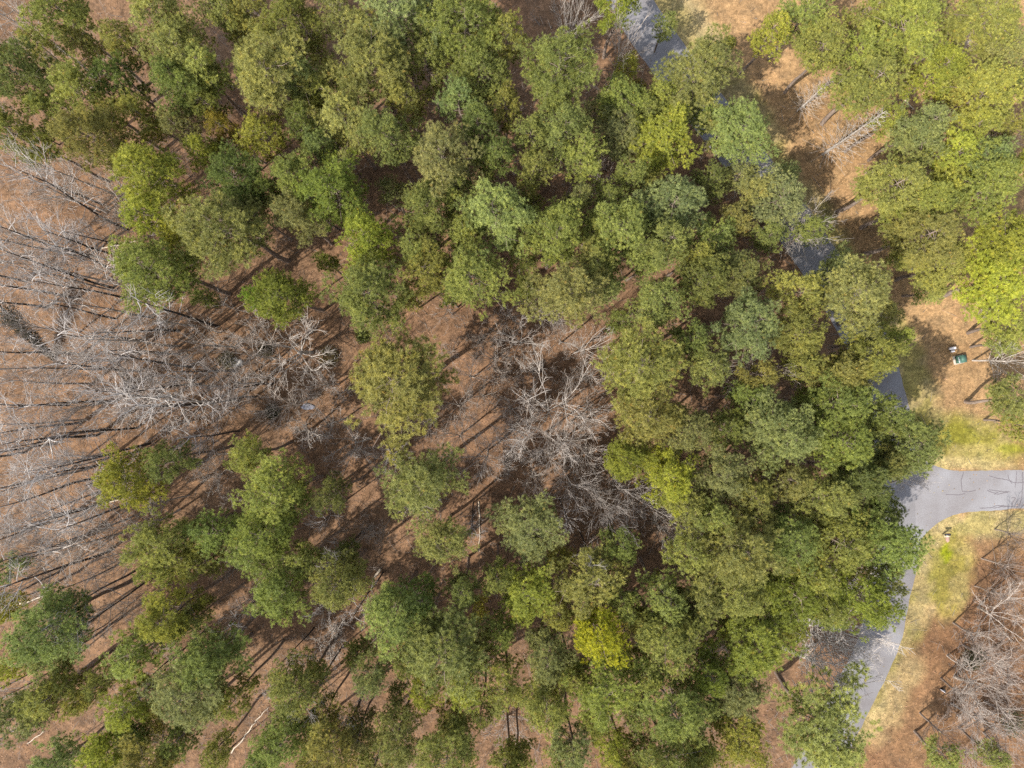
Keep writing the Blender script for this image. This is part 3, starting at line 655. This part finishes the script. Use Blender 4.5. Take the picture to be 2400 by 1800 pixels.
while n_ < 38:
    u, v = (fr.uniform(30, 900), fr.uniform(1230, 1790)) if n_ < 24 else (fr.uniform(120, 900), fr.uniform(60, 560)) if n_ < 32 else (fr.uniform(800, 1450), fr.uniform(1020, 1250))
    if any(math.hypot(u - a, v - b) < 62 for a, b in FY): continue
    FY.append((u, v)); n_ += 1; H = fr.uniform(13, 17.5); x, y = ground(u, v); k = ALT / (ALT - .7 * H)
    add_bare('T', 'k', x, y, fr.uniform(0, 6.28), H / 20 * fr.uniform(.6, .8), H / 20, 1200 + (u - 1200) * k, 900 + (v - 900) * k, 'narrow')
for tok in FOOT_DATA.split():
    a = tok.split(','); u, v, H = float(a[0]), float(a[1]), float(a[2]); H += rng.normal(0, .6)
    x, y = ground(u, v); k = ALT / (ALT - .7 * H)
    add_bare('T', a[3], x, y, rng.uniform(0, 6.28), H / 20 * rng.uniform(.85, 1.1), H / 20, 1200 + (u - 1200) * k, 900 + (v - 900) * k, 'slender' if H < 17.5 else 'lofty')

# ------------------------------------------------------------------ leafless undergrowth between the trees
mb = MB(); ug = np.random.default_rng(91)
for k in range(3600):
    u = ug.uniform(-40, 2440); v = ug.uniform(-40, 1840); e_ = float(signed_edge(np.array([u]), np.array([v]))[0])
    if e_ > -ROADW - 10 and not (e_ > 190 and (v > 1330 or v < 760) and ug.random() < .6): continue
    dens = vnoise(np.array([u]), np.array([v]), 90, 77)[0]
    if dens < .36: continue
    L = ug.gamma(3, .75) + .8; p = wig((gx(u), gy(v), 0), (ug.normal(0, .35), ug.normal(0, .35), 1), L, 4, .13, ug); mb.tube(p, np.linspace(.010 + .0035 * L, .009, 5), 3)
    for j in range(int(3 + L * 1.6)):
        q0, d = at(p, ug.uniform(.25, 1)); mb.tube(wig(q0, side_dir(d, ug.uniform(.4, 1.0), ug), ug.uniform(.3, .34 * L + .35), 2, .15, ug), (.011, .009, .007), 3)
o = obj('undergrowth', mb.mesh('undergrowth', M_wood)); o.color = (.27, .225, .19, 1); tag(o, 'thin leafless brush growing all through the wood', 'undergrowth', kind='stuff')

# ------------------------------------------------------------------ labels for every tree
bucket = {}
for T in THINGS:
    a, b, d0 = place_label(T[1], T[2], T[3]); bucket.setdefault((T[3], a, b), []).append((d0, T))
taken = set()
for (what, a, b), L in bucket.items():
    L.sort(key=lambda q: q[0])
    for i, (d0, (e, u, v, w_, grp)) in enumerate(L):
        if d0 < 15: lab = f'{what} beside {a} and facing {b}'
        elif len(L) == 1: lab = f'{what} out from {a} toward {b}'
        else: lab = f'{what}, {ORD[min(i, 11)]} from {a} toward {b}'
        n = 0
        while lab in taken: n += 1; lab = f'{what}, {ORD[n]} beyond {a} toward {b}'
        taken.add(lab)
        tag(e, lab, 'shrub' if e.name.startswith('bare_shrub') else 'tree', grp)
for u, v, lab in ((940, 905, 'huge olive pine standing alone in the leafless middle clearing'), (1405, 1482, 'golden yellow pine, the only one of that colour'),
                  (865, 570, 'bright lime pine among dark green pines above the great white tree'), (315, 1130, 'yellow-green pine standing alone amid the leafless wood'),
                  (2330, 670, 'huge bright lime pine behind the green utility box'), (1340, 45, 'white fan-crowned bare tree where the road meets the upper edge'),
                  (665, 815, 'great white bare tree spreading its boughs like a star'), (1280, 955, 'large crooked pale bare tree in the middle clearing'),
                  (1985, 320, 'white conical bare tree leaning over the sunlit straw path'), (1990, 1480, 'large white bare tree leaning over the lower asphalt'),
                  (1760, 1480, 'huge dense vivid green pine beside the overhanging bare tree'), (1470, 1075, 'yellow-green pine bordering the middle clearing, twin crown nearer the clearing')):
    for e, tu, tv, w_, g_ in THINGS:
        if abs(tu - u) < 1 and abs(tv - v) < 1: e['label'] = lab

# ------------------------------------------------------------------ logs and snags
M_log = plain('bare_log', (.42, .34, .25), .8, .25, 1.5); M_logd = plain('dark_log', (.08, .062, .052), .9, .3, 1.5)
def log(u0, v0, u1, v1, r0, r1, mat, lab, z=None):
    mb = MB(); a = np.array([gx(u0), gy(v0), r0 + .02]); b = np.array([gx(u1), gy(v1), r1 + .02 if z is None else z])
    n = 8; P = a + (b - a) * np.linspace(0, 1, n)[:, None]; L = np.linalg.norm(b - a); P[1:-1, :2] += rng.normal(0, .012 * L, (n - 2, 2))
    P -= a; mb.tube(P, np.linspace(r0, r1, n), 8)
    for k in range(4):
        q0, d = at(P, rng.uniform(.3, .95)); q = wig(q0, side_dir(d, .9, rng) * (1, 1, 0) + (0, 0, .25), rng.uniform(.3, .9), 2, .1, rng); mb.tube(q, (.03, .02, .01), 3)
    o = obj('fallen_log', mb.mesh('fallen_log', mat)); o.location = a; tag(o, lab, 'log', 'fallen logs on the leaf litter')
log(1122, 1175, 1124, 1292, .10, .05, M_log, 'long straight pale pole lying below the middle clearing')
log(30, 1418, 115, 1395, .13, .09, M_log, 'pale log beside the dark-trunked trees at the leafless wood')
log(65, 1742, 105, 1713, .07, .05, M_log, 'short white log at the wooded lower corner')
log(543, 1764, 600, 1692, .10, .07, M_log, 'tan log slanting across shaded litter in the lower pine stand')
log(598, 1690, 632, 1655, .08, .05, M_log, 'short tan log in line with the slanting tan log')
log(2118, 233, 2140, 258, .10, .08, M_log, 'short white log between sunlit bright olive pines')
log(242, 1182, 350, 1150, .10, .06, M_log, 'thin pale log under the large fan-crowned trees')
log(240, 582, 330, 565, .09, .06, M_log, 'pale forked log beside the yellow-green pines and leafless wood')
log(1435, 1660, 1490, 1640, .05, .03, M_log, 'slim pale pole between lower olive pines') if False else None
log(878, 1352, 893, 1332, .16, .15, M_log, 'short thick pale log end on open litter')
log(1005, 370, 1002, 375, .16, .15, M_log, 'x') if False else None
log(680, 1535, 742, 1540, .10, .07, M_logd, 'dark log lying level below the brushy white bush')
log(1930, 905, 1945, 898, .05, .04, M_log, 'x') if False else None
log(2160, 668, 2190, 660, .08, .04, M_log, 'thin white log under the pale pine by the path')
log(2130, 632, 2138, 630, .2, .16, M_log, 'stubby grey log on the straw path')

# broken snag with two pale arms in the leafless wood
mb = MB(); bx, by = ground(250, 1005)
tp = np.array(ground(112, 1026, 14.5)) - (bx, by)
P = np.array([(0, 0, -.1), (tp[0] * .33, tp[1] * .3, 5), (tp[0] * .66, tp[1] * .7, 10), (tp[0], tp[1], 14.5)]); mb.tube(P, (.2, .17, .14, .1), 7)
sn = empty('broken_snag', (bx, by, 0)); tag(sn, 'dark snag with snapped white top and two hanging arms', 'dead tree'); o = obj('trunk', mb.mesh('trunk', M_wood, True), sn); o.color = (.2, .17, .15, 1)
mb = MB(); end = lambda u, v, h: np.array([*(np.array(ground(u, v, h)) - (bx, by)), h])
mb.tube([P[-1], end(125, 1034, 14.2), end(152, 1037, 14)], (.1, .08, .03), 6); mb.tube([P[-1] - (0, 0, .2), end(122, 1058, 13), end(124, 1078, 12)], (.09, .07, .02), 6); mb.tube([P[-1] - (0, 0, .5), end(95, 1050, 13), end(112, 1080, 11.5)], (.05, .04, .015), 5)
o = obj('snapped_limbs', mb.mesh('snapped_limbs', M_wood), sn); o.color = (.5, .46, .42, 1)

# uprooted tree: dark root plate
def root_plate(u, v, rad, lab, ang):
    mb = MB(); x, y = gx(u), gy(v); n = 12
    e = empty('uprooted_stump', (x, y, 0), ang); tag(e, lab, 'stump', 'uprooted stumps')
    ring = [(math.cos(k * 6.283 / n) * rad * rng.uniform(.75, 1.1), rng.uniform(-.12, .12), rad * .9 + math.sin(k * 6.283 / n) * rad * .9 * rng.uniform(.8, 1.1)) for k in range(n)]
    ring2 = [(p[0] * .8, p[1] + .5, p[2]) for p in ring]; v_ = ring + ring2 + [(0, -.2, rad * .9), (0, .75, rad * .9)]
    mb.add(v_, [(k, (k + 1) % n, n + (k + 1) % n, n + k) for k in range(n)], [(2 * n, (k + 1) % n, k) for k in range(n)] + [(2 * n + 1, n + k, n + (k + 1) % n) for k in range(n)])
    obj('root_plate', mb.mesh('root_plate', plain('root_soil', (.09, .065, .05), .95, .4, 2)), e)
    mb = MB()
    for k in range(16):
        a = rng.uniform(0, 6.283); q = wig((math.cos(a) * rad * .7, .1, rad * .9 + math.sin(a) * rad * .7), (math.cos(a), rng.normal(0, .4), math.sin(a) + .1), rng.uniform(.6, 1.5), 4, .25, rng)
        q[:, 2] = np.maximum(q[:, 2], .05); mb.tube(q, np.linspace(.06, .015, 5), 4)
    o = obj('roots', mb.mesh('roots', M_wood), e); o.color = (.36, .31, .27, 1)
    mb = MB(); mb.tube([(0, .6, rad * .75), (0.05, 2.5, .5), (-.1, 6.5, .3)], (.24, .2, .1), 8); o = obj('trunk', mb.mesh('trunk', M_wood, True), e); o.color = (.2, .17, .15, 1)
root_plate(312, 915, 1.25, 'dark uprooted stump with a torn root plate in the leafless wood', .6)

# ivy-clad leaning tree at the edge of the leafless wood
def ivy_tree():
    bx, by = ground(128, 842); e = empty('ivy_clad_tree', (bx, by, 0)); tag(e, 'leaning dead tree wrapped in dark ivy at the leafless wood', 'tree')
    tp = np.array(ground(0, 725, 7)) - (bx, by); P = np.array([(0, 0, -.1), (tp[0] * .4, tp[1] * .4, 2.6), (tp[0], tp[1], 6.5), (tp[0] * 1.3, tp[1] * 1.3, 8)])
    mb = MB(); mb.tube(P, (.28, .24, .18, .1), 8); o = obj('trunk', mb.mesh('trunk', M_wood, True), e); o.color = (.2, .17, .15, 1)
    n = 5200; f = rng.random(n) ** .8; c = P[0] + (P[2] - P[0]) * f[:, None]; rad = (.35 + 1.25 * f)[:, None]
    pos = c + unit(n) * rad * rng.random((n, 1)) ** .5; pos[:, 2] = np.abs(pos[:, 2]) + .05; s1 = unit(n) * .13; s2 = np.cross(s1, unit(n)); 
    vv = np.stack([pos - s1, pos + s2, pos + s1], 1).reshape(-1, 3)
    o = obj('ivy_leaves', np_mesh('ivy_leaves', vv, np.arange(3 * n).reshape(-1, 3), M_needle, attrs={'tone': ('FACE', 'FLOAT', rng.random(n) * .9)}), e); o.color = (.055, .05, .032, 1)
    mb = MB()
    for k in range(60):
        q = wig(P[0] + (P[2] - P[0]) * rng.uniform(.05, 1), unit(1)[0] + (0, 0, .6), rng.uniform(1.2, 2.8), 5, .22, rng); mb.tube(q, np.linspace(.03, .012, 6), 3); shoots(mb, q, .7, 4, .012, 1, rng)
    o = obj('twigs', mb.mesh('twigs', M_wood), e); o.color = (.48, .45, .43, 1)
ivy_tree()

# evergreen undergrowth bushes
def bush(u, v, d, col, lab):
    n = 900; R = d / 2 / S; x, y = gx(u), gy(v); e = empty('evergreen_bush', (x, y, 0)); tag(e, lab, 'shrub', 'low evergreen bushes')
    dd = unit(n); dd[:, 2] = np.abs(dd[:, 2]); pos = dd * (R * rng.uniform(.45, 1.05, (n, 1))) * (1, 1, .75); pos[:, 2] += .15
    s1 = unit(n) * .12; s2 = np.cross(s1, unit(n)) * 1.1; vv = np.stack([pos - s1, pos + s2, pos + s1], 1).reshape(-1, 3)
    o = obj('foliage', np_mesh('foliage', vv, np.arange(3 * n).reshape(-1, 3), M_needle, attrs={'tone': ('FACE', 'FLOAT', rng.random(n) * .95)}), e); o.color = (*col, 1)
    mb = MB()
    for k in range(9): q = wig((0, 0, -.05), (math.cos(k * 2.4), math.sin(k * 2.4), 1.1), R * 1.0, 4, .15, rng); mb.tube(q, np.linspace(.03, .01, 5), 4)
    o = obj('stems', mb.mesh('stems', M_wood), e); o.color = (.25, .2, .16, 1)
bush(772, 835, 52, (.10, .085, .035), 'brownish olive bush under the great white tree')
bush(625, 822, 40, (.10, .085, .04), 'small tan-olive bush at the foot of the great white tree')
bush(1495, 205, 40, (.16, .13, .015), 'low golden-brown bush beside the upper road')
bush(850, 790, 34, (.12, .14, .03), 'small bright green bush between clearing pine and lime-side pines')
bush(2278, 1540, 60, (.06, .07, .03), 'dark bush under bare trees at the shady lower corner')
bush(640, 965, 36, (.07, .07, .03), 'small dark bush between two brushy grey bushes')
bush(535, 845, 46, (.16, .14, .07), 'pale straw-olive bush in the leafless wood')
bush(1708, 102, 34, (.17, .17, .03), 'small yellow-green bush on the straw strip of upper road')
bush(2370, 1690, 70, (.06, .08, .03), 'wide dark green bush near the shady lower corner')
bush(1970, 1600, 40, (.17, .16, .06), 'olive bush at the lower asphalt edge')

# flat grey stones
def stone(u, v, w_, h_, lab, col):
    n = 14; a = np.arange(n) * 6.283 / n; rr = rng.uniform(.8, 1.1, n); R = np.stack([np.cos(a) * w_ / 2 / S * rr, np.sin(a) * h_ / 2 / S * rr], 1)
    v_ = np.concatenate([np.c_[R, np.full(n, -.05)], np.c_[R * .97, np.full(n, .14)], np.c_[R * .8, np.full(n, .2) + rng.normal(0, .015, n)], [[0, 0, .22]]])
    mb = MB(); mb.add(v_, [(r_ * n + k, r_ * n + (k + 1) % n, (r_ + 1) * n + (k + 1) % n, (r_ + 1) * n + k) for r_ in (0, 1) for k in range(n)], [(2 * n + k, 2 * n + (k + 1) % n, 3 * n) for k in range(n)])
    o = obj('flat_rock', mb.mesh('flat_rock', plain('rock', col, .9, .2, 3))); o.location = (gx(u), gy(v), 0); tag(o, lab, 'rock', 'flat rocks')
stone(547, 850, 44, 26, 'pale grey flat rock in the leafless wood', (.40, .38, .35))
stone(722, 953, 34, 16, 'blue-grey flat rock below the great white tree', (.19, .19, .22))

# ------------------------------------------------------------------ utility boxes and mailbox
M_green = plain('green_paint', (.05, .11, .08), .55, .12, 3); M_conc = plain('concrete', (.34, .29, .235), .9, .12, 5); M_label = plain('white_label', (.55, .55, .54), .6, .03)
M_white = plain('white_plastic', (.6, .57, .57), .6, .06, 3); M_dark = plain('dark_metal', (.03, .03, .032), .5, .1); M_cream = plain('cream_wood', (.5, .44, .31), .7, .1)
e = empty('utility_box', (gx(2247), gy(842), 0), math.radians(12), (.85, .85, .9)); tag(e, 'green transformer box on a tan concrete pad in the pine straw', 'utility box')
mb = MB(); mb.box(-.92, .75, -.72, .62, -.05, .10, .02); obj('concrete_pad', mb.mesh('concrete_pad', M_conc), e)
mb = MB(); mb.box(-.62, .68, -.56, .56, .103, .72, .03); obj('cabinet', mb.mesh('cabinet', M_green), e)
mb = MB()
v_ = [(-.10, -.58, .722), (.70, -.58, .722), (.70, .58, .722), (-.10, .58, .722), (-.10, -.58, .80), (.70, -.58, .77), (.70, .58, .77), (-.10, .58, .80)]
mb.add(v_, [(3, 2, 1, 0), (4, 5, 6, 7), (0, 1, 5, 4), (1, 2, 6, 5), (2, 3, 7, 6), (3, 0, 4, 7)]); obj('lid', mb.mesh('lid', M_green), e)
mb = MB(); mb.add([(-.52, -.46, .735), (-.34, -.46, .735), (-.34, .40, .735), (-.52, .40, .735), (-.52, -.46, .726), (-.34, -.46, .726), (-.34, .40, .726), (-.52, .40, .726)], [(0, 1, 2, 3), (7, 6, 5, 4), (0, 4, 5, 1), (1, 5, 6, 2), (2, 6, 7, 3), (3, 7, 4, 0)]); lb = obj('warning_label', mb.mesh('warning_label', M_label), e)
mb = MB(); mb.box(-.47, -.39, .06, .22, .737, .741); mb.box(-.46, -.40, -.30, -.12, .737, .741); obj('symbol', mb.mesh('symbol', M_dark), lb)
mb = MB(); mb.box(-.65, -.622, -.05, .05, .38, .56); obj('handle', mb.mesh('handle', M_dark), e)
e = empty('cable_pedestal', (gx(2228), gy(819), 0), math.radians(8), (.85, .85, .9)); tag(e, 'pair-stepped white cable pedestal beside the green utility box', 'utility box')
mb = MB(); mb.box(-.38, .34, -.02, .36, 0, .85, .04); obj('housing', mb.mesh('housing', M_white), e)
mb = MB(); mb.box(-.10, .46, -.46, -.22, 0, .32, .03); obj('base_box', mb.mesh('base_box', M_white), e)
mb = MB(); mb.box(-.18, .34, -.22, -.022, 0, .18, .02); obj('cable_duct', mb.mesh('cable_duct', M_dark), e)
# mailbox
e = empty('mailbox', (gx(2209), gy(1252), 0), math.radians(2)); tag(e, 'black mailbox on a cream post and arm at the driveway corner', 'mailbox')
mb = MB(); mb.box(-.07, .07, -.07, .07, -.05, 1.18, .02); obj('post', mb.mesh('post', M_cream), e)
mb = MB(); mb.box(-.40, .42, -.16, -.072, .90, 1.0, .01); obj('arm', mb.mesh('arm', M_cream), e)
mb = MB(); pr = [(math.cos(t) * .12, math.sin(t) * .12) for t in np.linspace(0, math.pi, 9)]; pr = [(.12, -.14)] + pr + [(-.12, -.14)]; n = len(pr)
v_ = [(-.34, p[0] + .20, 1.16 + p[1]) for p in pr] + [(.34, p[0] + .20, 1.16 + p[1]) for p in pr]
mb.add(v_, [(k, (k + 1) % n, n + (k + 1) % n, n + k) for k in range(n)], [(0, k + 1, k) for k in range(1, n - 1)] + [(n, n + k, n + k + 1) for k in range(1, n - 1)]); obj('letter_box', mb.mesh('letter_box', M_dark), e)
mb = MB(); mb.box(.0, .04, .33, .345, 1.1, 1.42); obj('flag', mb.mesh('flag', plain('red_flag', (.5, .06, .04))), e)
stone(2220, 1262, 9, 18, 'pinkish ground patch beside the mailbox', (.30, .19, .15))  # pink patch of ground, modelled as a flat slab
# small roadside marker among the straw beyond the lower road
e = empty('marker_post', (gx(2206), gy(1617), 0), math.radians(-35)); tag(e, 'short white marker post with a dark cap under the shady bare trees', 'post')
mb = MB(); mb.box(-.30, .30, -.05, .05, 0, .45, .01); obj('board', mb.mesh('board', M_white), e)
mb = MB(); mb.box(-.16, .16, .052, .30, 0, .6, .03); obj('housing', mb.mesh('housing', M_dark), e)
